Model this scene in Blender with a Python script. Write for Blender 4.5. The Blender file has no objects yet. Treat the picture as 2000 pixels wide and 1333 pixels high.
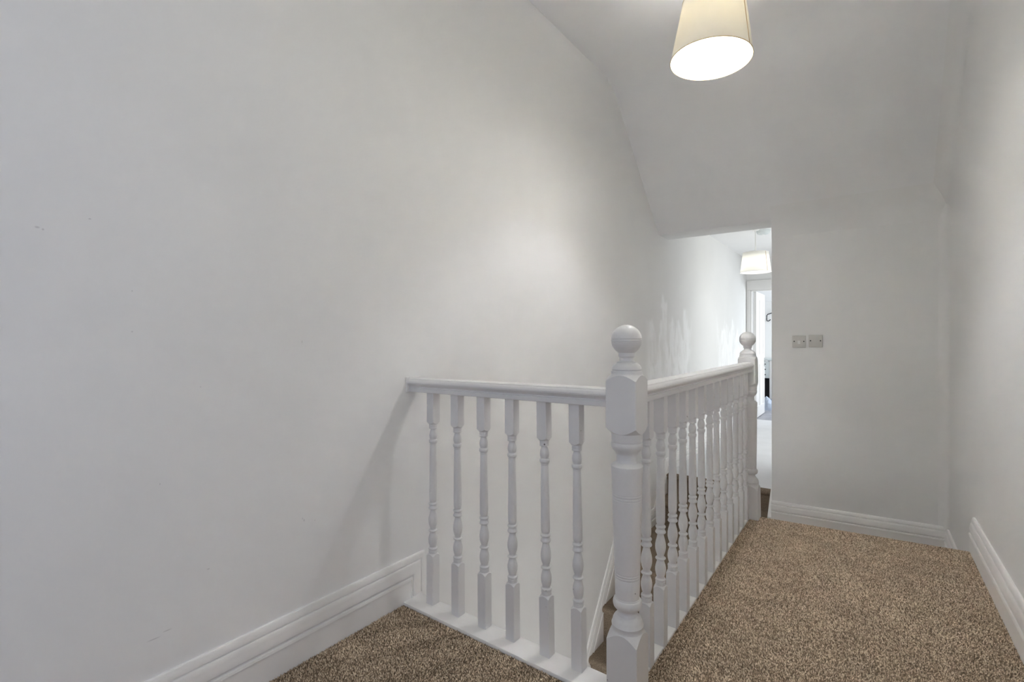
import bpy, bmesh, math, random
import numpy as np
from mathutils import Vector, Matrix

random.seed(7)
SC = bpy.context.scene
COL = SC.collection
PI = math.pi

# ------------------------------------------------------------------ camera
# metres (about 0.92 of true size), landing carpet at z = 0, Y runs along the landing
FOC, YAW, EYE = 951.0, 0.631, 1.0
cam_d = bpy.data.cameras.new('camera')
cam_d.sensor_fit = 'HORIZONTAL'
cam_d.sensor_width = 36.0
cam_d.lens = 36.0 * FOC / 2000.0
cam_d.shift_y = -4.5 / 2000.0
cam_d.clip_start = 0.02
cam = bpy.data.objects.new('camera', cam_d)
cam.location = (0, 0, EYE)
cam.rotation_euler = (PI / 2, 0, YAW)
COL.objects.link(cam)
SC.camera = cam

# ------------------------------------------------------------------ exposure, world, daylight
SC.view_settings.view_transform = 'Standard'
SC.view_settings.look = 'None'
SC.view_settings.gamma = 1.0
SC.view_settings.use_curve_mapping = False
SC.view_settings.exposure = 0.30
SC.cycles.max_bounces = 14
SC.cycles.diffuse_bounces = 9
SC.cycles.sample_clamp_indirect = 0.0

world = bpy.data.worlds.new('world')
SC.world = world
world.use_nodes = True
world.node_tree.nodes['Background'].inputs[0].default_value = (0.75, 0.85, 1.0, 1)
world.node_tree.nodes['Background'].inputs[1].default_value = 0.6

def area(name, loc, aim, sx, sy, watts, color):
    d = bpy.data.lights.new(name, 'AREA')
    d.shape = 'RECTANGLE'; d.size = sx; d.size_y = sy
    d.energy = watts; d.color = color
    o = bpy.data.objects.new(name, d)
    o.location = loc
    o.rotation_euler = Vector(aim).to_track_quat('-Z', 'Y').to_euler()
    COL.objects.link(o)
    return o

# daylight: unseen landing window behind the camera; fill panels added on the back wall, the ceiling,
# the right wall and the stair foot; unseen daylight of the hall and the far room
area('daylight_landing', (0.38, -1.0, 1.25), (-1, 0, 0), 1.1, 1.3, 9.0, (0.64, 0.73, 1.0))
area('back_wall_fill', (-0.5, -1.97, 1.3), (0, 1, 0), 1.0, 1.2, 3.6, (0.80, 0.90, 1.0))  # added fill that lifts the switch wall
area('ceiling_fill', (-0.2, 0.9, 2.755), (0, 0, -1), 0.7, 0.8, 4.0, (1.0, 0.98, 0.76))  # added panel, no skylight cut in the ceiling
area('right_wall_fill', (0.398, 1.6, 0.93), (-1, 0, 0), 1.8, 0.66, 0.8, (1.0, 0.95, 0.92))  # added fill, no doorway cut in this wall
area('daylight_hall', (-0.58, 5.95, 0.95), (-1, 0, 0), 1.9, 2.7, 9.6, (0.91, 0.96, 1.0))
area('daylight_far_room', (0.28, 8.9, 1.0), (-1, 0, 0), 1.0, 1.0, 26, (0.86, 0.93, 1.0))
area('stair_foot_fill', (-1.0, 1.36, -1.6), (0, 1, 0.1), 0.7, 1.0, 7.6, (0.93, 0.96, 1.0))  # added fill for the wall of the well
# lit bulbs of the two pendants: watts and colour
LAMP_W, LAMP_C = 17.2, (0.98, 1.0, 1.06)
LAMP2_W, LAMP2_C = 0.9, (1.0, 0.99, 0.96)

# ------------------------------------------------------------------ materials
def new_mat(name):
    m = bpy.data.materials.new(name); m.use_nodes = True
    nt = m.node_tree
    return m, nt, nt.nodes['Principled BSDF']

def N(nt, kind, **kw):
    n = nt.nodes.new(kind)
    for k, v in kw.items():
        if k in n.inputs: n.inputs[k].default_value = v
        else: setattr(n, k, v)
    return n

def paint(name, col, rough, bump=0.02, scale=220.0, mottle=0.015, spec=0.5):
    m, nt, b = new_mat(name)
    tc = N(nt, 'ShaderNodeTexCoord')
    n1 = N(nt, 'ShaderNodeTexNoise', Scale=scale, Detail=3.0)
    n2 = N(nt, 'ShaderNodeTexNoise', Scale=3.0, Detail=4.0)
    nt.links.new(tc.outputs['Object'], n1.inputs['Vector'])
    nt.links.new(tc.outputs['Object'], n2.inputs['Vector'])
    mr = N(nt, 'ShaderNodeMapRange')
    mr.inputs[1].default_value = 0.3; mr.inputs[2].default_value = 0.7
    mr.inputs[3].default_value = 1 - mottle; mr.inputs[4].default_value = 1 + mottle
    nt.links.new(n2.outputs['Fac'], mr.inputs[0])
    mul = N(nt, 'ShaderNodeVectorMath', operation='SCALE')
    mul.inputs[0].default_value = col
    nt.links.new(mr.outputs[0], mul.inputs['Scale'])
    nt.links.new(mul.outputs[0], b.inputs['Base Color'])
    bp = N(nt, 'ShaderNodeBump', Strength=bump, Distance=0.002)
    nt.links.new(n1.outputs['Fac'], bp.inputs['Height'])
    nt.links.new(bp.outputs[0], b.inputs['Normal'])
    b.inputs['Roughness'].default_value = rough
    b.inputs['Specular IOR Level'].default_value = spec
    return m, nt, b, mul

WALL = (0.82, 0.815, 0.80)
M_wall = paint('wall_emulsion', WALL, 0.75, 0.05, 160.0, 0.012, 0.25)[0]
M_ceil = paint('ceiling_emulsion', (0.84, 0.835, 0.83), 0.8, 0.04, 160.0, 0.01, 0.2)[0]
M_trim = paint('gloss_trim', (0.82, 0.805, 0.785), 0.38, 0.03, 60.0, 0.02, 0.45)[0]
M_white = paint('white_plastic', (0.82, 0.81, 0.79), 0.3, 0.0, 10.0, 0.0)[0]

# painted joinery: same white with small knocks where the wood shows
def joinery():
    m, nt, b, mul = paint('painted_wood', (0.71, 0.70, 0.695), 0.36, 0.06, 45.0, 0.02, 0.45)
    tc = N(nt, 'ShaderNodeTexCoord')
    v = N(nt, 'ShaderNodeTexNoise', Scale=38.0, Detail=2.0)
    oi = N(nt, 'ShaderNodeObjectInfo')
    rs = N(nt, 'ShaderNodeVectorMath', operation='SCALE'); rs.inputs['Scale'].default_value = 7.3
    nt.links.new(oi.outputs['Location'], rs.inputs[0])
    ad = N(nt, 'ShaderNodeVectorMath', operation='ADD')
    nt.links.new(tc.outputs['Object'], ad.inputs[0]); nt.links.new(rs.outputs[0], ad.inputs[1])
    nt.links.new(ad.outputs[0], v.inputs['Vector'])
    r = N(nt, 'ShaderNodeValToRGB')
    r.color_ramp.elements[0].position = 0.765; r.color_ramp.elements[0].color = (0, 0, 0, 1)
    r.color_ramp.elements[1].position = 0.785; r.color_ramp.elements[1].color = (1, 1, 1, 1)
    nt.links.new(v.outputs['Fac'], r.inputs[0])
    mx = N(nt, 'ShaderNodeMix', data_type='RGBA')
    nt.links.new(r.outputs[0], mx.inputs[0])
    nt.links.new(mul.outputs[0], mx.inputs[6])
    mx.inputs[7].default_value = (0.16, 0.14, 0.12, 1)
    nt.links.new(mx.outputs[2], b.inputs['Base Color'])
    return m
M_wood = joinery()

# left wall: emulsion with a few scuffs and dapples of light painted as brighter white
def left_wall_mat():
    m, nt, b, mul = paint('left_wall_emulsion', WALL, 0.72, 0.05, 160.0, 0.012, 0.25)
    L = nt.links
    tc = N(nt, 'ShaderNodeTexCoord')
    acc = None
    for (y, z, ry, rz) in [(0.241, 1.238, .006, .003), (0.25, 1.235, .003, .003), (0.328, 1.273, .004, .0025), (0.407, 1.115, .002, .0025), (0.407, 1.017, .003, .002),
                           (0.464, 0.636, .0018, .003), (0.85, 0.429, .003, .006), (0.845, 0.436, .002, .004), (0.887, 0.418, .003, .002), (0.575, 0.381, .005, .002),
                           (0.843, 0.99, .0018, .006), (0.451, 0.254, .02, .002), (0.48, 0.262, .014, .0018), (0.556, 0.872, .002, .002)]:
        sub = N(nt, 'ShaderNodeVectorMath', operation='SUBTRACT'); sub.inputs[1].default_value = (0, y, z)
        L.new(tc.outputs['Object'], sub.inputs[0])
        sc = N(nt, 'ShaderNodeVectorMath', operation='MULTIPLY'); sc.inputs[1].default_value = (0, 1.5 / ry, 1.4 / rz)
        L.new(sub.outputs[0], sc.inputs[0])
        ln = N(nt, 'ShaderNodeVectorMath', operation='LENGTH'); L.new(sc.outputs[0], ln.inputs[0])
        mr = N(nt, 'ShaderNodeMapRange')
        mr.inputs[1].default_value = 0.5; mr.inputs[2].default_value = 1.3; mr.inputs[3].default_value = 0.30; mr.inputs[4].default_value = 0.0
        L.new(ln.outputs['Value'], mr.inputs[0])
        if acc is None: acc = mr.outputs[0]
        else:
            mxm = N(nt, 'ShaderNodeMath', operation='MAXIMUM'); L.new(acc, mxm.inputs[0]); L.new(mr.outputs[0], mxm.inputs[1]); acc = mxm.outputs[0]
    mx = N(nt, 'ShaderNodeMix', data_type='RGBA')
    L.new(acc, mx.inputs[0]); L.new(mul.outputs[0], mx.inputs[6]); mx.inputs[7].default_value = (0.18, 0.17, 0.17, 1)
    # dappled light painted into the base colour, upright streaks beside the hall opening
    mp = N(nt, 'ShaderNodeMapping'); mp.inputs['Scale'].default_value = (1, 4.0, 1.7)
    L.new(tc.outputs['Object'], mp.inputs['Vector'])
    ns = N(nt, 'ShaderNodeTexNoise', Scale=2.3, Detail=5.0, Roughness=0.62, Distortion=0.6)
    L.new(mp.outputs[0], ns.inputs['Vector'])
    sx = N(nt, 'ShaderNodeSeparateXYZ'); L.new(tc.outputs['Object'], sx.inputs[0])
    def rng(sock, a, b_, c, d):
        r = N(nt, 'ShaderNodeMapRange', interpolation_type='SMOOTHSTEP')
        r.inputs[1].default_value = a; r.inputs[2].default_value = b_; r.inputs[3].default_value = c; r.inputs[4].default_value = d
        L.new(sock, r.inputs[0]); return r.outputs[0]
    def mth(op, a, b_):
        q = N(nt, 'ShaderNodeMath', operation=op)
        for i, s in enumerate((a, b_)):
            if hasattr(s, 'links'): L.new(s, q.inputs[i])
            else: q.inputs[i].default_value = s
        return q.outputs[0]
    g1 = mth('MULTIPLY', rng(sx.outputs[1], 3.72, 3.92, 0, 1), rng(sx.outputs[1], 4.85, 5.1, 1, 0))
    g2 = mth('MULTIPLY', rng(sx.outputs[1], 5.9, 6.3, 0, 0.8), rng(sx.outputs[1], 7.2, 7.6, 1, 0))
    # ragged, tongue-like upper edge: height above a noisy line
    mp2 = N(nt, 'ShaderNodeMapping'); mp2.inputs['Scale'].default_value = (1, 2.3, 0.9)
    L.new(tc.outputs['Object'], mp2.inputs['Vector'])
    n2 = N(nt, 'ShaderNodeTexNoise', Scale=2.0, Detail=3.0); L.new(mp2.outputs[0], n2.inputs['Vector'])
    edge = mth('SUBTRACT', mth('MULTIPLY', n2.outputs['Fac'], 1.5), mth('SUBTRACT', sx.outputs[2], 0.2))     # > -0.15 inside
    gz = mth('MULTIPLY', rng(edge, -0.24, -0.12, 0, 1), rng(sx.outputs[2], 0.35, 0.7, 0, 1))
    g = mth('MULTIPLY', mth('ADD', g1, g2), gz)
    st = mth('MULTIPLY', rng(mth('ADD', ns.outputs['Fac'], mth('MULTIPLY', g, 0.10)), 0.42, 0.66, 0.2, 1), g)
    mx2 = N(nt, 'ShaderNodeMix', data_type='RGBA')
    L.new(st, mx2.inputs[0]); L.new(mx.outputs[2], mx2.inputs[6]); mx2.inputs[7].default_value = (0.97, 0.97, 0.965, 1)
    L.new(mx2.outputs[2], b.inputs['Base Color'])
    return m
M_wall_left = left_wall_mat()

def carpet_mat(name, per_island, dark=1.0):
    m, nt, b = new_mat(name)
    L = nt.links
    tc = N(nt, 'ShaderNodeTexCoord')
    big = N(nt, 'ShaderNodeTexNoise', Scale=9.0, Detail=3.0)
    L.new(tc.outputs['Object'], big.inputs['Vector'])
    ramp = N(nt, 'ShaderNodeValToRGB')
    e = ramp.color_ramp.elements
    e[0].position = 0.0; e[0].color = (0.19, 0.135, 0.092, 1)
    e[1].position = 1.0; e[1].color = (0.86, 0.72, 0.55, 1)
    k = e.new(0.35); k.color = (0.42, 0.318, 0.225, 1)
    k = e.new(0.72); k.color = (0.63, 0.495, 0.36, 1)
    if per_island:
        geo = N(nt, 'ShaderNodeNewGeometry')
        src = geo.outputs['Random Per Island']
    else:
        n = N(nt, 'ShaderNodeTexNoise', Scale=210.0, Detail=4.0, Roughness=0.75)
        L.new(tc.outputs['Object'], n.inputs['Vector'])
        mr = N(nt, 'ShaderNodeMapRange'); mr.inputs[1].default_value = 0.3; mr.inputs[2].default_value = 0.72
        L.new(n.outputs['Fac'], mr.inputs[0]); src = mr.outputs[0]
        bp = N(nt, 'ShaderNodeBump', Strength=0.9, Distance=0.006)
        L.new(n.outputs['Fac'], bp.inputs['Height']); L.new(bp.outputs[0], b.inputs['Normal'])
    L.new(src, ramp.inputs[0])
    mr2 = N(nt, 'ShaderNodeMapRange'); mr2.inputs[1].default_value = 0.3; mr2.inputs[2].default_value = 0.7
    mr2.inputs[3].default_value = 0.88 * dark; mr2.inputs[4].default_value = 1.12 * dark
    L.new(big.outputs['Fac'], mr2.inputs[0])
    mul = N(nt, 'ShaderNodeVectorMath', operation='SCALE')
    L.new(ramp.outputs[0], mul.inputs[0]); L.new(mr2.outputs[0], mul.inputs['Scale'])
    L.new(mul.outputs[0], b.inputs['Base Color'])
    b.inputs['Roughness'].default_value = 0.95
    b.inputs['Specular IOR Level'].default_value = 0.1
    return m
M_pile = carpet_mat('carpet_twist_pile', True)
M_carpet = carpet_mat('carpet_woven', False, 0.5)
M_carpet_pale = paint('pale_grey_carpet', (0.74, 0.74, 0.75), 0.95, 0.8, 240.0, 0.05, 0.1)[0]

def plain(name, col, rough=0.5, metal=0.0, noise=0.04, scale=30.0):
    m, nt, b, mul = paint(name, col, rough, 0.03, scale, noise)
    b.inputs['Metallic'].default_value = metal
    return m
M_black = plain('black_iron', (0.012, 0.013, 0.016), 0.45)
M_dark = plain('dark_recess', (0.03, 0.028, 0.03), 0.8)
M_chrome = plain('satin_chrome', (0.55, 0.55, 0.55), 0.25, 1.0, 0.0)
M_switch = plain('switch_plastic', (0.62, 0.60, 0.565), 0.3, 0.0, 0.01)
M_screw = plain('screw_dark', (0.02, 0.02, 0.02), 0.5)
M_linen = plain('pale_blue_cotton', (0.55, 0.62, 0.74), 0.9, 0.0, 0.12, 14.0)
M_cab = plain('cabinet_paint', (0.60, 0.64, 0.64), 0.5)
M_rim = plain('shade_rim_tape', (0.62, 0.50, 0.28), 0.7)
M_seam = plain('shade_seam', (0.55, 0.38, 0.22), 0.8)

def plank_mat():
    m, nt, b = new_mat('grey_laminate')
    tc = N(nt, 'ShaderNodeTexCoord')
    mp = N(nt, 'ShaderNodeMapping'); mp.inputs['Scale'].default_value = (3, 26, 3)
    n = N(nt, 'ShaderNodeTexNoise', Scale=3.0, Detail=6.0)
    oi = N(nt, 'ShaderNodeObjectInfo')
    add = N(nt, 'ShaderNodeVectorMath', operation='ADD')
    nt.links.new(tc.outputs['Object'], add.inputs[0]); nt.links.new(oi.outputs['Random'], add.inputs[1])
    nt.links.new(add.outputs[0], mp.inputs['Vector']); nt.links.new(mp.outputs[0], n.inputs['Vector'])
    r = N(nt, 'ShaderNodeValToRGB')
    r.color_ramp.elements[0].position = 0.3; r.color_ramp.elements[0].color = (0.22, 0.22, 0.25, 1)
    r.color_ramp.elements[1].position = 0.7; r.color_ramp.elements[1].color = (0.46, 0.46, 0.50, 1)
    nt.links.new(n.outputs['Fac'], r.inputs[0]); nt.links.new(r.outputs[0], b.inputs['Base Color'])
    b.inputs['Roughness'].default_value = 0.4
    return m
M_plank = plank_mat()

def shade_mat(name, diff, trans, mixf):
    m = bpy.data.materials.new(name); m.use_nodes = True
    nt = m.node_tree; nt.nodes.clear()
    out = N(nt, 'ShaderNodeOutputMaterial')
    tc = N(nt, 'ShaderNodeTexCoord')
    w = N(nt, 'ShaderNodeTexNoise', Scale=260.0, Detail=2.0)
    nt.links.new(tc.outputs['Object'], w.inputs['Vector'])
    d = N(nt, 'ShaderNodeBsdfDiffuse'); d.inputs[0].default_value = (*diff, 1)
    t = N(nt, 'ShaderNodeBsdfTranslucent'); t.inputs[0].default_value = (*trans, 1)
    bp = N(nt, 'ShaderNodeBump', Strength=0.1, Distance=0.001)
    nt.links.new(w.outputs['Fac'], bp.inputs['Height'])
    nt.links.new(bp.outputs[0], d.inputs['Normal'])
    mx = N(nt, 'ShaderNodeMixShader'); mx.inputs[0].default_value = mixf
    nt.links.new(d.outputs[0], mx.inputs[1]); nt.links.new(t.outputs[0], mx.inputs[2])
    nt.links.new(mx.outputs[0], out.inputs[0])
    return m
M_shade_hall = shade_mat('white_shade_fabric', (0.90, 0.89, 0.86), (0.93, 0.92, 0.88), 0.55)
M_shade = shade_mat('cream_shade_fabric', (0.82, 0.80, 0.76), (0.92, 0.85, 0.66), 0.08)

# ------------------------------------------------------------------ mesh helpers
def link(name, me, mat, parent=None, loc=(0, 0, 0), rot=None):
    o = bpy.data.objects.new(name, me)
    if mat is not None and not me.materials: me.materials.append(mat)
    o.location = loc
    if rot: o.rotation_euler = rot
    if parent is not None: o.parent = parent
    COL.objects.link(o)
    return o

def mesh(name, verts, faces, smooth=None, mat=None):
    me = bpy.data.meshes.new(name)
    me.from_pydata([tuple(v) for v in verts], [], faces)
    bm = bmesh.new(); bm.from_mesh(me)
    bmesh.ops.recalc_face_normals(bm, faces=bm.faces)
    bm.to_mesh(me); bm.free()
    if smooth is not None:
        me.shade_smooth(); me.set_sharp_from_angle(angle=math.radians(smooth))
    if mat: me.materials.append(mat)
    return me

def box_bm(bm, x0, x1, y0, y1, z0, z1, bev=0.0, seg=2):
    r = bmesh.ops.create_cube(bm, size=1.0)
    vs = r['verts']
    for v in vs:
        v.co = Vector((x0 + (v.co.x + .5) * (x1 - x0), y0 + (v.co.y + .5) * (y1 - y0), z0 + (v.co.z + .5) * (z1 - z0)))
    if bev > 0:
        es = list({e for v in vs for e in v.link_edges})
        bmesh.ops.bevel(bm, geom=es, offset=bev, segments=seg, affect='EDGES', profile=0.5)

def box(name, x0, x1, y0, y1, z0, z1, mat, parent=None, bev=0.0, loc=(0, 0, 0), rot=None):
    bm = bmesh.new(); box_bm(bm, x0, x1, y0, y1, z0, z1, bev)
    me = bpy.data.meshes.new(name); bm.to_mesh(me); bm.free()
    if bev > 0: me.shade_smooth(); me.set_sharp_from_angle(angle=math.radians(35))
    return link(name, me, mat, parent, loc, rot)

def structure(o):
    o['kind'] = 'structure'; return o

def tag(o, label, cat, group=None, kind=None):
    o['label'] = label; o['category'] = cat
    if group: o['group'] = group
    if kind: o['kind'] = kind
    return o

def empty(name, loc, rot=None):
    o = bpy.data.objects.new(name, None); o.location = loc
    o.empty_display_size = 0.1
    if rot: o.rotation_euler = rot
    COL.objects.link(o); return o

def extrude_poly(name, pts, axis, a0, a1, mat, parent=None, smooth=None, loc=(0, 0, 0)):
    """closed 2-D polygon pushed along an axis; pts are the two other coordinates in x<y<z order"""
    def P(p, a):
        if axis == 'x': return (a, p[0], p[1])
        if axis == 'y': return (p[0], a, p[1])
        return (p[0], p[1], a)
    n = len(pts)
    v = [P(p, a0) for p in pts] + [P(p, a1) for p in pts]
    f = [(i, (i + 1) % n, n + (i + 1) % n, n + i) for i in range(n)] + [tuple(range(n)), tuple(range(2 * n - 1, n - 1, -1))]
    return link(name, mesh(name, v, f, smooth), mat, parent, loc)

def lathe_mesh(name, prof, seg=32, smooth=40, cap=True):
    v, f = [], []
    for r, z in prof:
        for k in range(seg):
            a = 2 * PI * k / seg
            v.append((r * math.cos(a), r * math.sin(a), z))
    for i in range(len(prof) - 1):
        for k in range(seg):
            f.append((i * seg + k, i * seg + (k + 1) % seg, (i + 1) * seg + (k + 1) % seg, (i + 1) * seg + k))
    if cap:
        f.append(tuple(range(seg - 1, -1, -1)))
        f.append(tuple(range((len(prof) - 1) * seg, len(prof) * seg)))
    return mesh(name, v, f, smooth)

def tube_mesh(name, pts, rad, seg=10, smooth=60):
    v, f = [], []
    pts = [Vector(p) for p in pts]
    nrm = Vector((0.13, 0.2, 0.97))
    for i, p in enumerate(pts):
        t = (pts[min(i + 1, len(pts) - 1)] - pts[max(i - 1, 0)]).normalized()
        a = t.cross(nrm)
        if a.length < 1e-4: a = t.cross(Vector((1, 0, 0)))
        a.normalize(); b = t.cross(a)
        r = rad[i] if isinstance(rad, (list, tuple)) else rad
        for k in range(seg):
            th = 2 * PI * k / seg
            v.append(p + a * (r * math.cos(th)) + b * (r * math.sin(th)))
    for i in range(len(pts) - 1):
        for k in range(seg):
            f.append((i * seg + k, i * seg + (k + 1) % seg, (i + 1) * seg + (k + 1) % seg, (i + 1) * seg + k))
    f.append(tuple(range(seg - 1, -1, -1))); f.append(tuple(range((len(pts) - 1) * seg, len(pts) * seg)))
    return mesh(name, v, f, smooth)

def sweep(name, path, prof, O, A, B, Nn, mat, parent=None, side=-1):
    """profile (depth d from the path's edge, thickness t off the wall) along a mitred path lying in the wall plane"""
    O, A, B, Nn = map(Vector, (O, A, B, Nn))
    P = [Vector((p[0], p[1])) for p in path]
    mit = []
    for i in range(len(P)):
        ns = []
        for q, r in ((i - 1, i), (i, i + 1)):
            if q < 0 or r >= len(P): continue
            d = (P[r] - P[q]).normalized()
            ns.append(Vector((-d.y, d.x)) * (-side) * -1)
        if len(ns) == 1: mit.append(ns[0])
        else:
            s = (ns[0] + ns[1]); s.normalize(); mit.append(s / max(0.3, s.dot(ns[0])))
    n = len(prof); v, f = [], []
    for p, m in zip(P, mit):
        for d, t in prof:
            q = p + m * d
            v.append(O + A * q.x + B * q.y + Nn * t)
    for i in range(len(P) - 1):
        for k in range(n):
            f.append((i * n + k, i * n + (k + 1) % n, (i + 1) * n + (k + 1) % n, (i + 1) * n + k))
    f.append(tuple(range(n))); f.append(tuple(range((len(P) - 1) * n, len(P) * n))[::-1])
    return link(name, mesh(name, v, f, 28), mat, parent)

# torus skirting profile: d from the top edge, t thickness
MOULD = [(0.0, 0.0), (0.0, 0.006), (0.003, 0.009), (0.014, 0.0125), (0.021, 0.0135), (0.0225, 0.009), (0.0255, 0.009), (0.027, 0.0135),
         (0.032, 0.0165), (0.041, 0.018), (0.050, 0.0195), (0.058, 0.021), (0.066, 0.0205), (0.0695, 0.018), (0.071, 0.0135), (0.0745, 0.0135), (0.076, 0.021), (0.083, 0.0235)]
def skirt_prof(depth, short=False):
    p = list(MOULD)
    if short: return p + [(0.0835, 0.019), (0.0835, 0.0)]
    return p + [(0.085, 0.0205), (depth, 0.0205), (depth, 0.0)]

# ------------------------------------------------------------------ the setting
XL, XR, YB, YW = -1.43, 0.407, 4.06, 4.317
ZC, ZLOW, ZHALL, ZHC = 2.77, -0.347, -0.176, 2.16
XJ = -0.577                      # jamb of the hall opening
YEND, YBATH = 7.75, 9.75
YBK = -2.0
ZFOOT = -2.41
def YE(x): return 3.021 + (x + 0.54) * 0.098     # slightly skewed landing edge

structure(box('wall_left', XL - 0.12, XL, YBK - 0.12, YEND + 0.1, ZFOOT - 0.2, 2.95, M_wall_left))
structure(box('wall_right', XR, XR + 0.12, YBK, YW, -0.6, 2.95, M_wall))
structure(box('wall_back', XL, XR, YBK - 0.12, YBK, -0.3, 2.95, M_wall))
structure(box('wall_front', XJ, XR, YB, YW, -0.6, 1.885, M_wall, bev=0.004))
structure(box('trim_1', XL, XJ + 0.05, YB, YW, 1.878, 2.3, M_wall, bev=0.004))   # beam over the hall opening

# ceiling: flat, then a bend, eased to soften its shading, into the sloping soffit that drops to the opening
prof = [(YBK, ZC)]
yb0, R = 3.13, 0.30
sl = math.atan2(ZC - 1.878, YB - yb0 - 0.0)
tlen = R * math.tan(sl / 2)
for k in range(11):
    a = sl * k / 10
    prof.append((yb0 - tlen + R * math.sin(a), ZC - R * (1 - math.cos(a))))
prof += [(YB, 1.878)]
top = [(YB, 2.9), (YBK, 2.9)]
structure(extrude_poly('ceiling', prof + top, 'x', XL, XR, M_ceil, smooth=30))
structure(box('ceiling.001', XL, 0.5, YW - 0.05, YEND + 0.1, ZHC, ZHC + 0.1, M_ceil))

# fillets added to soften the shading in corners beside and above the switch wall
def fillet(name, ends, ca, cb, r, n=8):
    '''concave quarter strip: ends = two corner points, ca / cb = unit directions along the two surfaces away from the corner'''
    ca, cb = Vector(ca).normalized(), Vector(cb).normalized()
    half = math.acos(max(-1, min(1, ca.dot(cb)))) / 2
    d = r / math.tan(half)
    c0 = (ca + cb).normalized() * (r / math.sin(half))
    v, f = [], []
    for E in ends:
        E = Vector(E); C = E + c0
        u = (E + ca * d - C).normalized(); w = (E + cb * d - C).normalized()
        tot = math.acos(max(-1, min(1, u.dot(w))))
        for k in range(n + 1):
            t = k / n
            v.append(C + (u * math.sin((1 - t) * tot) + w * math.sin(t * tot)) / math.sin(tot) * r)
        v.append(E)
    m = n + 2
    for k in range(m): f.append((k, (k + 1) % m, m + (k + 1) % m, m + k))
    f.append(tuple(range(m))); f.append(tuple(range(2 * m - 1, m - 1, -1)))
    return structure(link(name, mesh(name, v, f, 35), M_wall))
sd = Vector((0, yb0 - YB, ZC - 1.878)).normalized()
fillet('added_fillet_soffit', [(XJ, YB, 1.8782), (XR, YB, 1.8782)], sd, (0, 0, -1), 0.30)
fillet('added_fillet_corner', [(XR, YB, -0.19), (XR, YB, 2.0)], (-1, 0, 0), (0, -1, 0), 0.05)
fillet('added_fillet_slope', [(XR, YB + 0.1, 1.8782 - 0.1 * (ZC - 1.878) / (YB - yb0)), (XR, yb0 - 0.1, ZC + 0.1 * (ZC - 1.878) / (YB - yb0))], (-1, 0, 0), (0, -sd.z, sd.y), 0.08)

# frames added round the area lights on solid surfaces, all outside the picture
def frame(name, axis, at, a0, a1, b0, b1, w=0.06, t=0.02):
    root = empty(name, (0, 0, 0)); root['kind'] = 'structure'
    for u0, u1, v0, v1 in ((a0 - w, a0, b0 - w, b1 + w), (a1, a1 + w, b0 - w, b1 + w), (a0, a1, b0 - w, b0), (a0, a1, b1, b1 + w)):
        if axis == 'x': box('frame_member', at - t, at, u0, u1, v0, v1, M_trim, root, bev=.004)
        elif axis == 'y': box('frame_member', u0, u1, at, at + t, v0, v1, M_trim, root, bev=.004)
        else: box('frame_member', u0, u1, v0, v1, at - t, at, M_trim, root, bev=.004)
frame('unseen_landing_window_frame', 'x', XR, -1.65, -0.35, 0.7, 1.8)
frame('fill_frame_back', 'y', YBK, -1.0, 0.0, 0.7, 1.9)
frame('fill_frame_ceiling', 'z', ZC, -0.55, 0.15, 0.5, 1.3)
frame('fill_frame_right', 'x', XR, 1.27, 1.93, 0.03, 1.83)

# landing floor deck (L round the stairwell) with the carpet's backing on top
pts = [(XL, YBK), (XR, YBK), (XR, YE(XR) - 0.02), (-0.53, YE(-0.53) - 0.02), (-0.53, 1.32), (XL, 1.32)]
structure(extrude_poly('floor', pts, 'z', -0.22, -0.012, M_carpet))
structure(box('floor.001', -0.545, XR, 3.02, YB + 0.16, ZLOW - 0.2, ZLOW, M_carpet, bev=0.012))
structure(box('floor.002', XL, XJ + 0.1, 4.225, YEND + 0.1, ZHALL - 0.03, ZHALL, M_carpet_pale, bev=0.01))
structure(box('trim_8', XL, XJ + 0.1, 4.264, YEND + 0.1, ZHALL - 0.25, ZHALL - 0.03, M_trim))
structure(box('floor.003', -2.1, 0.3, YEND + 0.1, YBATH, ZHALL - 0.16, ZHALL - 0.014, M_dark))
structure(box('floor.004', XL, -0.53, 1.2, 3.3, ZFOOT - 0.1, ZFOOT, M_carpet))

# sides of the stairwell under the landing
structure(box('wall_stairwell_right', -0.53, -0.45, 1.3, 3.02, ZFOOT, -0.20, M_wall))
structure(box('wall_stairwell_right.001', -0.53, -0.45, 3.02, 4.0, ZFOOT, ZLOW - 0.012, M_wall))
structure(box('wall_stairwell_near', XL, -0.45, 1.20, 1.30, ZFOOT, -0.20, M_wall))
structure(box('trim_2', XL, -0.505, 1.315, 1.333, -0.24, -0.03, M_trim, bev=0.003))
structure(box('trim_3', -0.572, -0.55, 1.333, 3.03, -0.24, -0.03, M_trim, bev=0.003))

# hall beyond the opening
structure(box('wall_hall_right', XJ, XJ + 0.1, YW, YEND, -0.4, ZHC, M_wall))
structure(box('wall_hall_end', XL, -1.372, YEND, YEND + 0.11, ZHALL, ZHC, M_wall))
structure(box('wall_hall_end.001', -1.372, XJ + 0.1, YEND, YEND + 0.11, 1.70, ZHC, M_wall))
structure(box('wall_far_room_left', -2.2, -2.1, YEND + 0.1, YBATH, -0.4, 2.2, M_wall))
structure(box('wall_far_room_left.001', -2.1, XL, YEND + 0.005, YEND + 0.105, -0.4, 2.2, M_wall))
structure(box('wall_far_room_end', -2.2, 0.4, YBATH, YBATH + 0.1, -0.4, 2.2, M_wall))
structure(box('wall_far_room_right', 0.3, 0.4, YEND + 0.1, YBATH, -0.4, 2.2, M_wall))
structure(box('wall_far_room_near', XJ + 0.1, 0.4, YEND, YEND + 0.1, -0.4, 2.2, M_wall))
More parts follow.
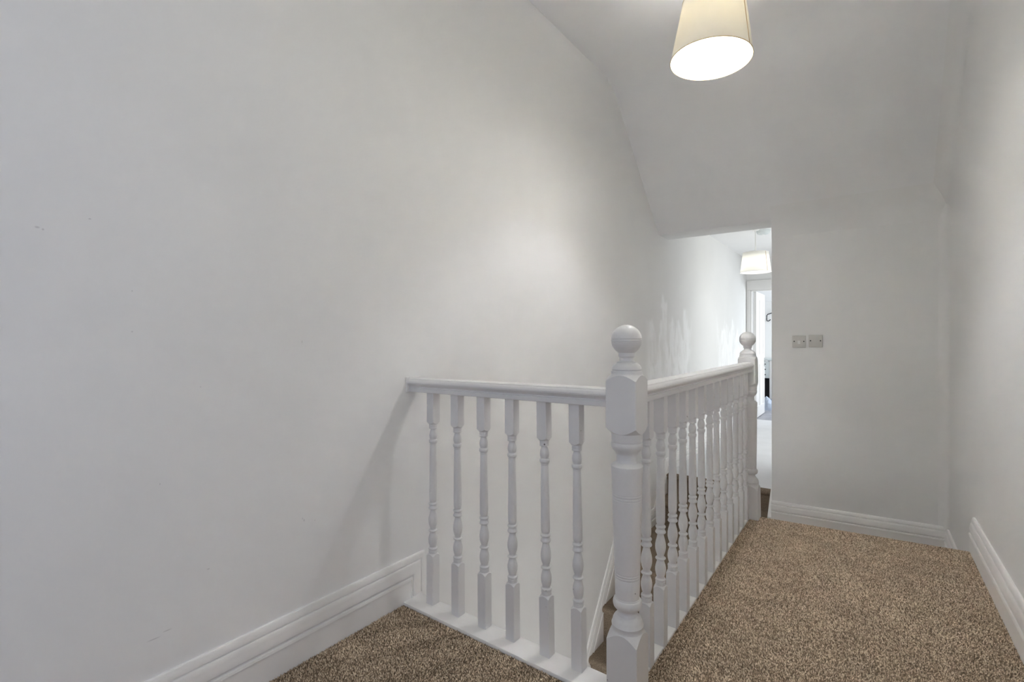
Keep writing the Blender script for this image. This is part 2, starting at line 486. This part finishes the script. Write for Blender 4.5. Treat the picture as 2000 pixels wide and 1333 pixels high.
structure(extrude_poly('ceiling.002', [(YEND + 0.1, 2.0), (YBATH, 1.66), (YBATH, 2.25), (YEND + 0.1, 2.25)], 'x', -2.2, 0.4, M_ceil))

# skirtings
def bb(name, path, O, A, Nn, depth=0.158, short=False, side=-1):
    return structure(sweep(name, path, skirt_prof(depth, short), O, A, (0, 0, 1), Nn, M_trim, side=side))
# left wall, moulding turned down at the balustrade like a picture frame
bl = bb('baseboard_left', [(YBK, 0.160), (1.36, 0.160), (1.36, 0.005)], (XL, 0, 0), (0, 1, 0), (1, 0, 0), short=True)
b2 = box('board', XL, XL + 0.0205, YBK, 1.279, -0.012, 0.078, M_trim, parent=bl)
bb('baseboard_left.001', [(1.4, -0.395 - 1.35 * 1.76), (3.16, -0.395), (3.945, -0.40), (4.22, -0.050), (YEND, -0.050)], (XL, 0, 0), (0, 1, 0), (1, 0, 0), depth=0.34)
bb('baseboard_right', [(2.0, 0.1585), (YE(XR) + 0.02, 0.1585)], (XR, 0, 0), (0, 1, 0), (-1, 0, 0), depth=0.17)
bb('baseboard_right.001', [(3.0, ZLOW + 0.163), (YB, ZLOW + 0.163)], (XR, 0, 0), (0, 1, 0), (-1, 0, 0), depth=0.166)
bb('baseboard_front', [(XJ - 0.003, ZLOW + 0.145), (XR, ZLOW + 0.171)], (0, YB, 0), (1, 0, 0), (0, -1, 0), depth=0.18)
bb('baseboard_back', [(XL, 0.1585), (XR, 0.1585)], (0, YBK, 0), (1, 0, 0), (0, 1, 0), depth=0.17)
bb('baseboard_hall_end', [(XL, -0.05), (-1.43 + 0.01, -0.05)], (0, YEND, 0), (1, 0, 0), (0, -1, 0), depth=0.126)
# raked board on the jamb, rising with the step into the hall
extr = extrude_poly('trim_4', [(4.045, ZLOW), (4.32, ZLOW), (4.32, -0.06), (4.26, -0.10), (4.045, -0.325)], 'x', XJ - 0.026, XJ + 0.002, M_trim)
structure(extr)

# ------------------------------------------------------------------ carpeted stair
stair = empty('staircase', (-0.98, 3.13, -0.53))
tag(stair, 'brown carpeted stair with rounded nosings rising in the well behind the balusters', 'staircase')
def step_poly(z, y0, y1, drop, r=0.022):
    p = [(y1, z), (y1, z - drop), (y0 + 0.02, z - drop), (y0 + 0.02, z - 2 * r)]
    for k in range(9):
        a = -PI / 2 - PI * k / 8
        p.append((y0 + r + r * math.cos(a), z - r + r * math.sin(a)))
    return p
def step(z, y0, y1, drop, x0=XL + 0.002, x1=-0.535):
    pl = [(a - 3.13, b + 0.53) for a, b in step_poly(z, y0, y1, drop)]
    return extrude_poly('step', pl, 'x', x0 + 0.98, x1 + 0.98, M_carpet, stair, smooth=40)
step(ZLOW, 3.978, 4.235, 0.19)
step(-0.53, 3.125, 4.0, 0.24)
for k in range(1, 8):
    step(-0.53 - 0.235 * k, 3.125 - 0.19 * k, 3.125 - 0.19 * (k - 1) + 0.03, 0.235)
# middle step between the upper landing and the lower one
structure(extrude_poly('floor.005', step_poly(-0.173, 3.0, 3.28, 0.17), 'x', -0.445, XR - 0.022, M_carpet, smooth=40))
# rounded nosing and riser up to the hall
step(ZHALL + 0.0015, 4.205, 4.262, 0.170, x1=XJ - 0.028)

# ------------------------------------------------------------------ landing carpet: backing, rolled nosing and twist pile
def build_carpet():
    rng = np.random.default_rng(11)
    bm = bmesh.new()
    z = -0.003
    xl, xr = XL + 0.021, XR - 0.021
    ring = [(xl, YBK + 0.02), (xr, YBK + 0.02), (xr, YE(xr)), (-0.5305, YE(-0.5305)), (-0.5305, 1.345), (-0.502, 1.345), (-0.502, 1.252), (-0.60, 1.252), (-0.60, 1.2365), (xl, 1.2365)]
    vt = [bm.verts.new((x, y, z)) for x, y in ring]
    vb = [bm.verts.new((x, y, z - 0.009)) for x, y in ring]
    bm.faces.new(vt)
    n = len(ring)
    for i in range(n):
        bm.faces.new((vt[i], vb[i], vb[(i + 1) % n], vt[(i + 1) % n]))
    # rolled nosing at the step
    prev = None
    for k in range(9):
        a = PI / 2 - PI * 0.5 * k / 6 if k < 7 else 0
        rr = 0.024
        row = []
        for j in range(13):
            x = -0.529 + (xr + 0.529) * j / 12
            y = YE(x)
            if k < 7: row.append(bm.verts.new((x, y - 0.006 + rr * math.cos(a), z - rr + rr * math.sin(a))))
            else: row.append(bm.verts.new((x, y - 0.006 + rr, z - rr - 0.07 * (k - 6))))
        if prev:
            for j in range(12): bm.faces.new((prev[j], prev[j + 1], row[j + 1], row[j]))
        prev = row
    me0 = bpy.data.meshes.new('tmp'); bm.to_mesh(me0); bm.free()
    V = np.empty(len(me0.vertices) * 3); me0.vertices.foreach_get('co', V); V = V.reshape(-1, 3)
    base_faces = [tuple(p.vertices) for p in me0.polygons]
    bpy.data.meshes.remove(me0)
    # pile: one little leaning three-sided tuft per stitch
    pitch = 0.0044
    def patch(x0, x1, y0, y1, keep=None):
        gx = np.arange(x0, x1, pitch); gy = np.arange(y0, y1, pitch * 0.9)
        X, Y = np.meshgrid(gx, gy); X = X.ravel(); Y = Y.ravel()
        X = X + rng.uniform(-.5, .5, X.size) * pitch * 1.2; Y = Y + rng.uniform(-.5, .5, Y.size) * pitch * 1.2
        k = np.ones(X.size, bool) if keep is None else keep(X, Y)
        return X[k], Y[k]
    parts = [patch(xl + 0.002, -0.60, -0.3, 1.236), patch(-0.60, xr, -0.3, 1.252), patch(-0.501, xr, 1.252, 1.346),
             patch(-0.531, xr, 1.346, 3.13, lambda X, Y: (Y < YE(X) + 0.012))]
    X = np.concatenate([p[0] for p in parts]); Y = np.concatenate([p[1] for p in parts])
    M = X.size
    over = np.clip(Y - (YE(X) - 0.006), 0, None); over = np.where(X > -0.53, over, 0)
    Z = np.full(M, z) - np.where((over > 0) & (Y > 2.5), 0.024 - np.sqrt(np.clip(0.024 ** 2 - over ** 2, 0, None)), 0)
    hgt = rng.uniform(0.0034, 0.0066, M)
    lean = rng.uniform(0, 0.0032, M); la = rng.uniform(0, 2 * PI, M)
    # broad lie of the pile, so that the surface shows faint brushed areas
    lie = 0.0012 * np.sin(X * 9 + 2 * np.sin(Y * 5)) 
    r = rng.uniform(0.0024, 0.0040, M); ph = rng.uniform(0, 2 * PI, M)
    T = np.empty((M, 4, 3))
    for k in range(3):
        a = ph + k * 2 * PI / 3
        T[:, k, 0] = X + r * np.cos(a); T[:, k, 1] = Y + r * np.sin(a); T[:, k, 2] = Z - 0.0015
    T[:, 3, 0] = X + lean * np.cos(la) + lie; T[:, 3, 1] = Y + lean * np.sin(la); T[:, 3, 2] = Z + hgt
    nb = len(V)
    idx = np.arange(M)[:, None] * 4 + nb
    F = np.stack([idx + np.array([0, 1, 3]), idx + np.array([1, 2, 3]), idx + np.array([2, 0, 3])], 1).reshape(-1, 3)
    allv = np.concatenate([V, T.reshape(-1, 3)])
    loops = np.concatenate([np.concatenate([np.array(f) for f in base_faces]), F.ravel()]).astype(np.int32)
    sizes = np.concatenate([np.array([len(f) for f in base_faces]), np.full(len(F), 3)]).astype(np.int32)
    me = bpy.data.meshes.new('carpet')
    me.vertices.add(len(allv)); me.vertices.foreach_set('co', allv.ravel())
    me.loops.add(len(loops)); me.loops.foreach_set('vertex_index', loops)
    me.polygons.add(len(sizes))
    me.polygons.foreach_set('loop_start', np.concatenate([[0], np.cumsum(sizes)[:-1]]).astype(np.int32))
    mi = np.concatenate([np.zeros(len(base_faces)), np.ones(len(F))]).astype(np.int32)
    me.materials.append(M_carpet); me.materials.append(M_pile)
    me.polygons.foreach_set('material_index', mi)
    me.update(calc_edges=True); me.validate()
    return link('carpet', me, None)
cp = build_carpet()
tag(cp, 'brown flecked twist-pile carpet covering the upper landing', 'carpet', kind='stuff')

# ------------------------------------------------------------------ balustrade
def square_ring(half, per, cham):
    """points round a square with tiny chamfered corners"""
    s = np.concatenate([[-(half - cham)], np.linspace(-(half - cham) * 0.92, (half - cham) * 0.92, per - 2), [half - cham]])
    pts = []
    for q in range(4):
        for t in s:
            x, y = half, t
            for _ in range(q): x, y = -y, x
            pts.append((x, y))
    return pts

def turned_post(name, half, per, cham, items, smooth=33):
    """items from the bottom: ('sq', z) plain square ring, ('sqc', z, slope) square ring cut by the turning, (r, z) round ring"""
    sq = square_ring(half, per, cham)
    ang = [math.atan2(y, x) for x, y in sq]
    n = len(sq); v = []; f = []
    for it in items:
        if it[0] == 'sq': v += [(x, y, it[1]) for x, y in sq]
        elif it[0] == 'sqc': v += [(x, y, it[1] + it[2] * (math.hypot(x, y) - half)) for x, y in sq]
        else: v += [(it[0] * math.cos(a), it[0] * math.sin(a), it[1]) for a in ang]
    for i in range(len(items) - 1):
        for k in range(n):
            f.append((i * n + k, i * n + (k + 1) % n, (i + 1) * n + (k + 1) % n, (i + 1) * n + k))
    f.append(tuple(range(n - 1, -1, -1))); f.append(tuple(range((len(items) - 1) * n, len(items) * n)))
    return mesh(name, v, f, smooth)

BH = 0.0176
bal_items = [('sq', 0.0), ('sqc', 0.190, -1.0), (BH * .95, 0.1915), (.0160, .192), (.0160, .2035), (.0150, .2042), (.0165, .2065), (.0168, .2090), (.0160, .2115), (.0135, .2135),
             (.0128, .216), (.0132, .219), (.0148, .226), (.0163, .234), (.0168, .241), (.0165, .248), (.0152, .256), (.0132, .264), (.0118, .270),
             (.0116, .2725), (.0150, .2735), (.0163, .2755), (.0163, .2775), (.0150, .2795), (.0118, .2805), (.0116, .284), (.0124, .288), (.0145, .296), (.0162, .305), (.0167, .313),
             (.0163, .322), (.0148, .332), (.0128, .342), (.0114, .350), (.0110, .3535), (.0112, .3555), (.0148, .3565), (.0164, .359), (.0164, .3615), (.0148, .3655), (.0135, .3690),
             (.0134, .3725), (.0148, .3735), (.0160, .376), (.0160, .3785), (.0148, .3810), (.0118, .3815), (.0116, .3835), (.0130, .3865), (.0139, .391), (.0144, .400), (.0146, .420),
             (.0143, .450), (.0136, .500), (.0128, .550), (.0122, .595), (.0121, .5985), (.0132, .5992), (.0134, .6015), (.0128, .6025), (.0130, .6040), (.0148, .6060), (.0159, .6095), (.0160, .6130),
             (.0150, .6165), (.0130, .6180), (.0126, .6200), (.0140, .6250), (.0149, .6310), (.0150, .6360), (.0141, .6430), (.0125, .6490), (.0114, .6540), (.0113, .6570), (.0128, .6575),
             (.0150, .6590), (.0153, .6620), (.0145, .6645), (.0143, .6655), (.0150, .6660), (.0150, .6755), (BH * .95, .6765), ('sqc', .678, 1.0), ('sq', .80)]
def crisp(items):
    # cut the necks a little deeper and swell the beads
    out = []
    for it in items:
        if isinstance(it[0], str) or .39 < it[1] < .598 or it[1] < .2 or it[1] > .665: out.append(it); continue
        r = it[0]; out.append((max(.0085, .0146 + (r - .0146) * (1.35 if r < .0146 else 1.15)), it[1]))
    return out
bal_items = crisp(bal_items)
M_bal = turned_post('baluster', BH, 7, 0.0012, bal_items, 30)
M_bal.materials.append(M_wood)

NH = 0.0445
new_items = [('sq', -0.2), ('sqc', 0.183, -1.25), (.0438, .1845), (.0432, .186), (.0432, .196), (.0440, .198), (.0440, .2005), (.0425, .203), (.0405, .211), (.0375, .218), (.0335, .223), (.0300, .226),
             (.0295, .2275), (.0278, .231), (.0262, .236), (.0262, .2395), (.0275, .240), (.0330, .243), (.0380, .249), (.0400, .256), (.0398, .263), (.0375, .269), (.0345, .2715), (.0345, .274), (.0334, .2745),
             (.0342, .300), (.0349, .328), (.0342, .3295), (.0350, .331), (.0351, .335), (.0343, .3365), (.0351, .338), (.0352, .342), (.0344, .3435), (.0352, .345), (.0353, .3475),
             (.0375, .420), (.0394, .480), (.0410, .549), (.0402, .5505), (.0411, .552), (.0412, .5565), (.0404, .558), (.0412, .5595), (.0413, .564), (.0405, .5655), (.0414, .567), (.0425, .605), (.0436, .630),
             (.0442, .640), (.0438, .6435), (.0415, .646), (.0365, .650), (.0310, .6535), (.0295, .6565), (.0290, .663), (.0283, .674), (.0283, .6755), (.0310, .676), (.0315, .679), (.0345, .683),
             (.0400, .689), (.0434, .697), (.0440, .703), (.0430, .7085), (.0405, .7115), (.0405, .713), (.0432, .7135), (.0436, .733), (.0438, .735), ('sqc', .7355, 1.0), ('sqc', .8985, -0.9),
             (.0438, .8995), (.0430, .901), (.0430, .9085), (.0405, .9095), (.0402, .9120), (.0418, .9140), (.0412, .9175), (.0385, .9235), (.0340, .9285), (.0285, .9320), (.0275, .9325), (.0275, .9350), (.0240, .9355)]
fin_items = [(.0240, .9355), (.0205, .9375), (.0192, .942), (.0195, .946), (.0218, .9495), (.0226, .9505), (.0226, .9525), (.0232, .9535)]
for k in range(1, 16):
    t = -0.99 + 0.0 + k * (0.5 * PI + 0.99) / 15.5
    z = .9965 + .0428 * math.sin(t); r = .0428 * math.cos(t)
    if abs(z - .992) < .0022 or abs(z - .9995) < .0022: continue
    fin_items.append((r, z))
    
def ball_prof():
    p = [(.0240, .9345), (.0205, .9375), (.0192, .942), (.0195, .946), (.0218, .9495), (.0226, .9505), (.0226, .9525)]
    zs = list(np.linspace(.9605, .9885, 7)) + [.9905, .9915, .9925, .9945, .9965, .9985, .9995, 1.0005] + list(np.linspace(1.003, 1.034, 9)) + [1.0375, 1.0388]
    for z in zs:
        r = math.sqrt(max(0, .0428 ** 2 - (z - .9965) ** 2))
        if abs(z - .9915) < .0004 or abs(z - .9995) < .0004: r -= .0016
        p.append((max(r, .001), z))
    return p
ME_new = turned_post('newel_post', NH, 11, 0.0022, new_items, 28)
ME_new.materials.append(M_wood)
ME_ball = lathe_mesh('finial', ball_prof(), 40, 28); ME_ball.materials.append(M_wood)

NX, NY, NY2 = -0.5475, 1.2985, 3.0
bal = empty('balustrade', (NX, NY, 0))
tag(bal, 'white painted landing balustrade with turned balusters and ball-topped newels round the stairwell', 'balustrade')
n1 = link('newel_post', ME_new, None, bal, (0.002, 0, 0), (0, math.radians(-0.2), 0))
link('finial', ME_ball, None, n1)
# far newel leans a little: foot out to the right
tilt = math.atan(0.017 / 0.95)
n2 = link('newel_post', ME_new, None, bal, (0.0175, NY2 - NY, 0), (0, -tilt, 0))
link('finial', ME_ball, None, n2)

RAIL = [(0.0, .0530), (.018, .0522), (.0255, .0500), (.0268, .0482), (.0274, .0470), (.0310, .0444), (.0342, .0405), (.0355, .0360), (.0346, .0318), (.0310, .0276), (.0262, .0240), (.0232, .0205), (.0226, .0168),
        (.0262, .0155), (.0268, .0150), (.0268, .0020), (.0255, .0)]
RAILP = RAIL + [(-a, b) for a, b in RAIL[::-1][:-1]]
def rail(name, p0, p1, side):
    p0, p1, side = Vector(p0), Vector(p1), Vector(side)
    n = len(RAILP)
    v = [p + side * a + Vector((0, 0, b)) for p in (p0, p1) for a, b in RAILP]
    f = [(i, (i + 1) % n, n + (i + 1) % n, n + i) for i in range(n)] + [tuple(range(n)), tuple(range(2 * n - 1, n - 1, -1))]
    return link(name, mesh(name, v, f, 24), M_wood, bal)
rail('handrail', (XL - NX, 0.005, .796), (-NH + 0.003, 0.002, .806), (0, -1, 0))
rail('handrail', (0.0055, NH - 0.003, .816), (0.0055, NY2 - NY - NH + 0.004, .816), (1, 0, 0))
# a lump of filler where the short rail meets the wall
fil = bmesh.new(); box_bm(fil, XL - NX, XL - NX + 0.006, -0.033, 0.043, .794, .853, 0.0028, 2)
fm = bpy.data.meshes.new('filler'); fil.to_mesh(fm); fil.free()
link('filler', fm, M_trim, bal)
box('base_rail', XL - NX, -NH, 1.238 - NY, 1.326 - NY, -0.05, 0.008, M_trim, bal, bev=0.002)
box('base_rail', -0.0245, 0.0168, NH, NY2 - NY - NH, -0.05, 0.006, M_trim, bal, bev=0.002)

topx = [-1.318, -1.196, -1.074, -.952, -.827, -.711]
botx = [-1.320, -1.192, -1.068, -.948, -.814, -.701]
first = None
for a, b_ in zip(topx, botx):
    th = math.atan((a - b_) / 0.80)
    o = link('baluster', M_bal, None, bal, (b_ - NX, 1.3025 - NY, 0.004), (0, th, 0))
    o.scale = (1, 1, 1.0)
for i in range(13):
    y = 1.450 + (2.927 - 1.450) * i / 12
    o = link('baluster', M_bal, None, bal, (0.0, y - NY, 0.0), (0, math.radians(random.uniform(-0.3, 0.2)), random.uniform(-.02, .02)))
    o.scale = (1, 1, 1.022)

# ------------------------------------------------------------------ pendant lamps
def shade_mesh(r0, r1, h, t=0.0015, seg=72):
    v, f = [], []
    prof = [(r0, 0), (r0 + (r1 - r0) * .5, h * .5), (r1, h), (r1 - t, h), (r0 + (r1 - r0) * .5 - t, h * .5), (r0 - t, 0)]
    n = len(prof)
    for r, z in prof:
        for k in range(seg):
            a = 2 * PI * k / seg; v.append((r * math.cos(a), r * math.sin(a), z))
    for i in range(n):
        j = (i + 1) % n
        for k in range(seg):
            f.append((i * seg + k, i * seg + (k + 1) % seg, j * seg + (k + 1) % seg, j * seg + k))
    return mesh('shade', v, f, 40)

def ring_mesh(name, r, tube, seg=72, m=8):
    v, f = [], []
    for k in range(seg):
        a = 2 * PI * k / seg
        for q in range(m):
            b_ = 2 * PI * q / m
            rr = r + tube * math.cos(b_)
            v.append((rr * math.cos(a), rr * math.sin(a), tube * math.sin(b_)))
    for k in range(seg):
        for q in range(m):
            f.append((k * m + q, k * m + (q + 1) % m, ((k + 1) % seg) * m + (q + 1) % m, ((k + 1) % seg) * m + q))
    return mesh(name, v, f, 60)

def pendant(loc, zb, zceil, r0, r1, h, watts, lcol, tilt, seam_ang, label, group, bulb_up, fabric, rim):
    root = empty('pendant_lamp', (loc[0], loc[1], zceil))
    tag(root, label, 'lamp', group)
    ax = Vector((0.8075, 0.59, 0))             # lean in the plane facing the landing
    piv = Vector((0, 0, zb - zceil + h * 0.5))
    R3 = Matrix.Rotation(tilt, 4, Vector((-0.59, 0.8075, 0)))
    def place(o, local):
        o.matrix_local = Matrix.Translation(piv) @ R3 @ Matrix.Translation(Vector(local) - Vector((0, 0, h * 0.5)))
    sh = link('shade', shade_mesh(r0, r1, h), fabric, root); place(sh, (0, 0, 0))
    for nm, r, z in (('bottom_rim', r0, 0.0), ('top_rim', r1, h)):
        link(nm, ring_mesh(nm, r, 0.0022), rim, sh, (0, 0, z))
    # overlapped seam of the fabric
    ca = math.cos(seam_ang); sa = math.sin(seam_ang)
    def P(r, da, z): return (r * math.cos(seam_ang + da), r * math.sin(seam_ang + da), z)
    v = [P(r0 + .0012, -.012, 0.001), P(r0 + .0012, .012, 0.001), P(r1 + .0012, .016, h - .001), P(r1 + .0012, -.016, h - .001),
         P(r0 - .0004, -.012, 0.001), P(r0 - .0004, .012, 0.001), P(r1 - .0004, .016, h - .001), P(r1 - .0004, -.016, h - .001)]
    f = [(0, 1, 2, 3), (7, 6, 5, 4), (0, 4, 5, 1), (1, 5, 6, 2), (2, 6, 7, 3), (3, 7, 4, 0)]
    link('seam', mesh('seam', v, f), M_seam, sh)
    # wire carrier across the top
    for k in range(3):
        a = 2 * PI * k / 3 + 0.4
        link('shade_carrier', tube_mesh('shade_carrier', [(0.02 * math.cos(a), 0.02 * math.sin(a), h - 0.03), (r1 * math.cos(a), r1 * math.sin(a), h - 0.002)], 0.0015, 6), M_white, sh)
    zt = zb - zceil + h
    link('cord', tube_mesh('cord', [(0, 0, zt - 0.02), (0, 0, -0.02)], 0.0055, 10), M_white, root)
    link('ceiling_rose', lathe_mesh('ceiling_rose', [(.012, -.034), (.03, -.030), (.042, -.018), (.045, 0.0)], 28), M_white, root)
    link('lamp_holder', lathe_mesh('lamp_holder', [(.008, .0), (.017, -.004), (.019, -.02), (.020, -.026), (.075, -.031), (.076, -.035), (.024, -.039), (.018, -.05)][::-1], 20), M_white, root, (0, 0, zb - zceil + bulb_up + 0.085))  # flange widened to keep the bulb's direct light off the ceiling
    bz = zb - zceil + bulb_up
    # the glowing bulb itself: a small sphere lamp held in the cap
    link('bulb_cap', lathe_mesh('bulb_cap', [(.012, .027), (.013, .032), (.012, .05)], 20), M_chrome, root, (0, 0, bz))
    d = bpy.data.lights.new('bulb', 'POINT')
    d.energy = watts; d.color = lcol; d.shadow_soft_size = 0.025
    bl = bpy.data.objects.new('bulb', d); bl.location = (0, 0, bz); bl.parent = root
    COL.objects.link(bl)
    return root, bl

vx, vy = 0.550, -2.235                                  # towards the viewer from lamp 1
va = math.atan2(vy, vx)
p1, b1 = pendant((-0.550, 2.235), 2.220, ZC, 0.168, 0.127, 0.257, LAMP_W, LAMP_C, math.radians(2.6), va + math.radians(62), 'cream drum pendant shade, lit, hanging over the upper landing at the top of the frame', None, 0.165, M_shade, M_rim)
p2, b2_ = pendant((-0.945, 5.6), 1.694, ZHC, 0.146, 0.122, 0.205, LAMP2_W, LAMP2_C, 0.0, math.atan2(-5.6, 0.945) + math.radians(48), 'white drum pendant shade on a cord in the bright hall beyond the opening', None, 0.09, M_shade_hall, M_white)
# ------------------------------------------------------------------ switches
def screw_mesh():
    return lathe_mesh('screw', [(.0042, 0), (.0042, .0008), (.003, .0014), (.0005, .0015)], 14)
ME_screw = screw_mesh(); ME_screw.materials.append(M_screw)
def plate(name, cx, cz, label, rocker):
    root = empty(name, (cx, YB, cz)); tag(root, label, 'switch' if rocker else 'wall plate')
    box('plate', -.042, .042, -.010, 0.0, -.044, .044, M_switch, root, bev=.003)
    for sx in (-.030, .030):
        link('screw', ME_screw, None, root, (sx, -.0098, 0.002), (PI / 2, 0, 0))
    if rocker:
        box('rocker', -.0085, .0085, -.0135, -.006, -.016, .010, M_white, root, bev=.0015, rot=(math.radians(7), 0, 0))
    return root
plate('light_switch', -.400, .9787, 'cream single light switch plate with a rocker on the wall by the hall opening', True)
plate('blanking_plate', -.299, .9835, 'plain cream blanking plate with two dark screws right of the light switch', False)

# ------------------------------------------------------------------ hall and far room
al = empty('smoke_alarm', (-0.90, 5.78, ZHC)); tag(al, 'white round smoke alarm on the hall ceiling above the pendant', 'smoke alarm')
link('alarm_body', lathe_mesh('alarm_body', [(.02, -.046), (.048, -.044), (.062, -.034), (.068, -.016), (.068, 0)], 32), M_cab, al)
link('alarm_button', lathe_mesh('alarm_button', [(.001, -.051), (.010, -.050), (.012, -.044)], 16), M_white, al)

# door frame and open door
fr = empty('door_1', (-1.372, YEND, ZHALL)); fr['kind'] = 'structure'
box('architrave', -0.052, 0.0, -0.016, 0.0, 0, 1.8755, M_trim, fr, bev=.004)
box('architrave', -0.052, 0.80, -0.016, 0.0, 1.876, 2.016, M_trim, fr, bev=.004)
box('architrave_bead', -0.052, 0.80, -0.024, 0.0, 2.004, 2.016, M_trim, fr, bev=.003)
box('lining', 0.0, 0.012, -0.004, 0.115, 0, 1.876, M_trim, fr, bev=.002)
box('lining', 0.0, 0.80, -0.004, 0.115, 1.864, 1.876, M_trim, fr, bev=.002)
def door_leaf():
    root = empty('door', (-1.352, YEND + 0.115, ZHALL + 0.008))
    tag(root, 'white panelled door standing open into the far room, lever handle at its edge', 'door')
    W, H, T = 0.72, 1.86, 0.034
    bm = bmesh.new()
    rails = [(0, .10, 0, H), (W - .10, W, 0, H), (.315, .405, 0, H), (.10, .315, 0, .16), (.10, .315, .78, .93), (.10, .315, H - .11, H), (.405, W - .10, 0, .16), (.405, W - .10, .78, .93), (.405, W - .10, H - .11, H)]
    for a, b_, c, d in rails: box_bm(bm, 0, T, a, b_, c, d, 0.002, 1)
    me = bpy.data.meshes.new('door_frame'); bm.to_mesh(me); bm.free()
    link('stile_and_rail_frame', me, M_trim, root)
    for a, b_, c, d in [(.10, .315, .16, .78), (.405, W - .10, .16, .78), (.10, .315, .93, H - .11), (.405, W - .10, .93, H - .11)]:
        box('panel', .009, T - .009, a, b_, c, d, M_trim, root)
    hd = empty('handle', (T, W - .05, .80)); hd.parent = root; hd.location = (T, W - .05, .80)
    box('backplate', 0, .006, -.018, .018, -.07, .07, M_chrome, hd, bev=.002)
    link('lever', tube_mesh('lever', [(0, 0, .02), (.045, 0, .02), (.05, -.02, .02), (.05, -.10, .018)], .007, 10), M_chrome, hd)
    return root
door_leaf()

# planks of the far room
for i in range(8):
    o = structure(box('plank', -2.1, 0.3, YEND + 0.1 + i * 0.235, YEND + 0.1 + (i + 1) * 0.235 - 0.004, ZHALL - 0.014, ZHALL, M_plank, bev=.0015))
    o.parent = bpy.data.objects['floor.003']

# black hook on the end wall
hk = empty('wall_hook', (-1.40, YBATH, 1.345)); tag(hk, 'black curled iron hook on the pale end wall seen past the open door', 'hook')
pts = [(0.11, -.03, .20), (0.06, -.03, .145), (0.015, -.03, .11), (-.045, -.03, .09), (-.058, -.03, .07), (-.060, -.03, 0.0), (-.055, -.03, -.025), (-.035, -.03, -.03), (-.012, -.03, -.02), (0.0, -.03, 0.0)]
link('hook_rod', tube_mesh('hook_rod', pts, .0085, 8), M_black, hk)
box('hook_plate', .085, .125, -.034, 0.0, .16, .25, M_black, hk, bev=.004)

# cabinet with three knobs over a dark kneehole, crumpled cotton in front
cb = empty('dressing_table', (-1.42, 9.45, ZHALL)); tag(cb, 'grey-green table with knobbed drawers over a dark kneehole beside the open door', 'table')
box('table_top', -.14, .20, -.16, .29, .80, .83, M_cab, cb, bev=.006)
box('drawer_front', -.12, .065, -.145, -.02, .50, .795, M_cab, cb, bev=.004)
for k in range(3):
    link('knob', lathe_mesh('knob', [(.006, 0), (.006, .008), (.011, .012), (.011, .018), (.004, .022)], 12), M_dark, cb, (0.0, -.145, .56 + .09 * k), (PI / 2, 0, 0))
box('kneehole_back', -.12, .065, .02, .05, .10, .50, M_dark, cb)
box('side_panel', .065, .19, -.15, .28, 0.0, .80, M_trim, cb, bev=.004)
box('side_panel', -.14, -.12, -.15, .28, 0.0, .80, M_dark, cb)

def crumpled():
    v, f = [], []
    nx, ny = 15, 13
    rr = random.Random(5)
    for j in range(ny):
        for i in range(nx):
            a, b_ = i / (nx - 1) * 2 - 1, j / (ny - 1) * 2 - 1
            e = max(0, 1 - (a * a + b_ * b_) * .62)
            z = .20 * e ** .6 + .05 * e * math.sin(a * 7 + 2 * b_) + .03 * e * rr.uniform(-1, 1)
            v.append((a * .17 + .01 * rr.uniform(-1, 1), b_ * .15, max(0.002, z)))
    for j in range(ny - 1):
        for i in range(nx - 1):
            f.append((j * nx + i, j * nx + i + 1, (j + 1) * nx + i + 1, (j + 1) * nx + i))
    n = len(v)
    v += [(x, y, 0.0) for x, y, z in v]
    f2 = [tuple(n + q for q in t[::-1]) for t in f]
    rim = [i for i in range(nx)] + [j * nx + nx - 1 for j in range(1, ny)] + [(ny - 1) * nx + i for i in range(nx - 2, -1, -1)] + [j * nx for j in range(ny - 2, 0, -1)]
    fr_ = [(rim[k], rim[(k + 1) % len(rim)], n + rim[(k + 1) % len(rim)], n + rim[k]) for k in range(len(rim))]
    me = mesh('folded_cloth', v, f + f2 + fr_, 60)
    o = link('folded_cloth', me, M_linen, None, (-1.265, 9.08, ZHALL))
    tag(o, 'crumpled pale blue cloth on the grey boards of the far room', 'cloth')
crumpled()
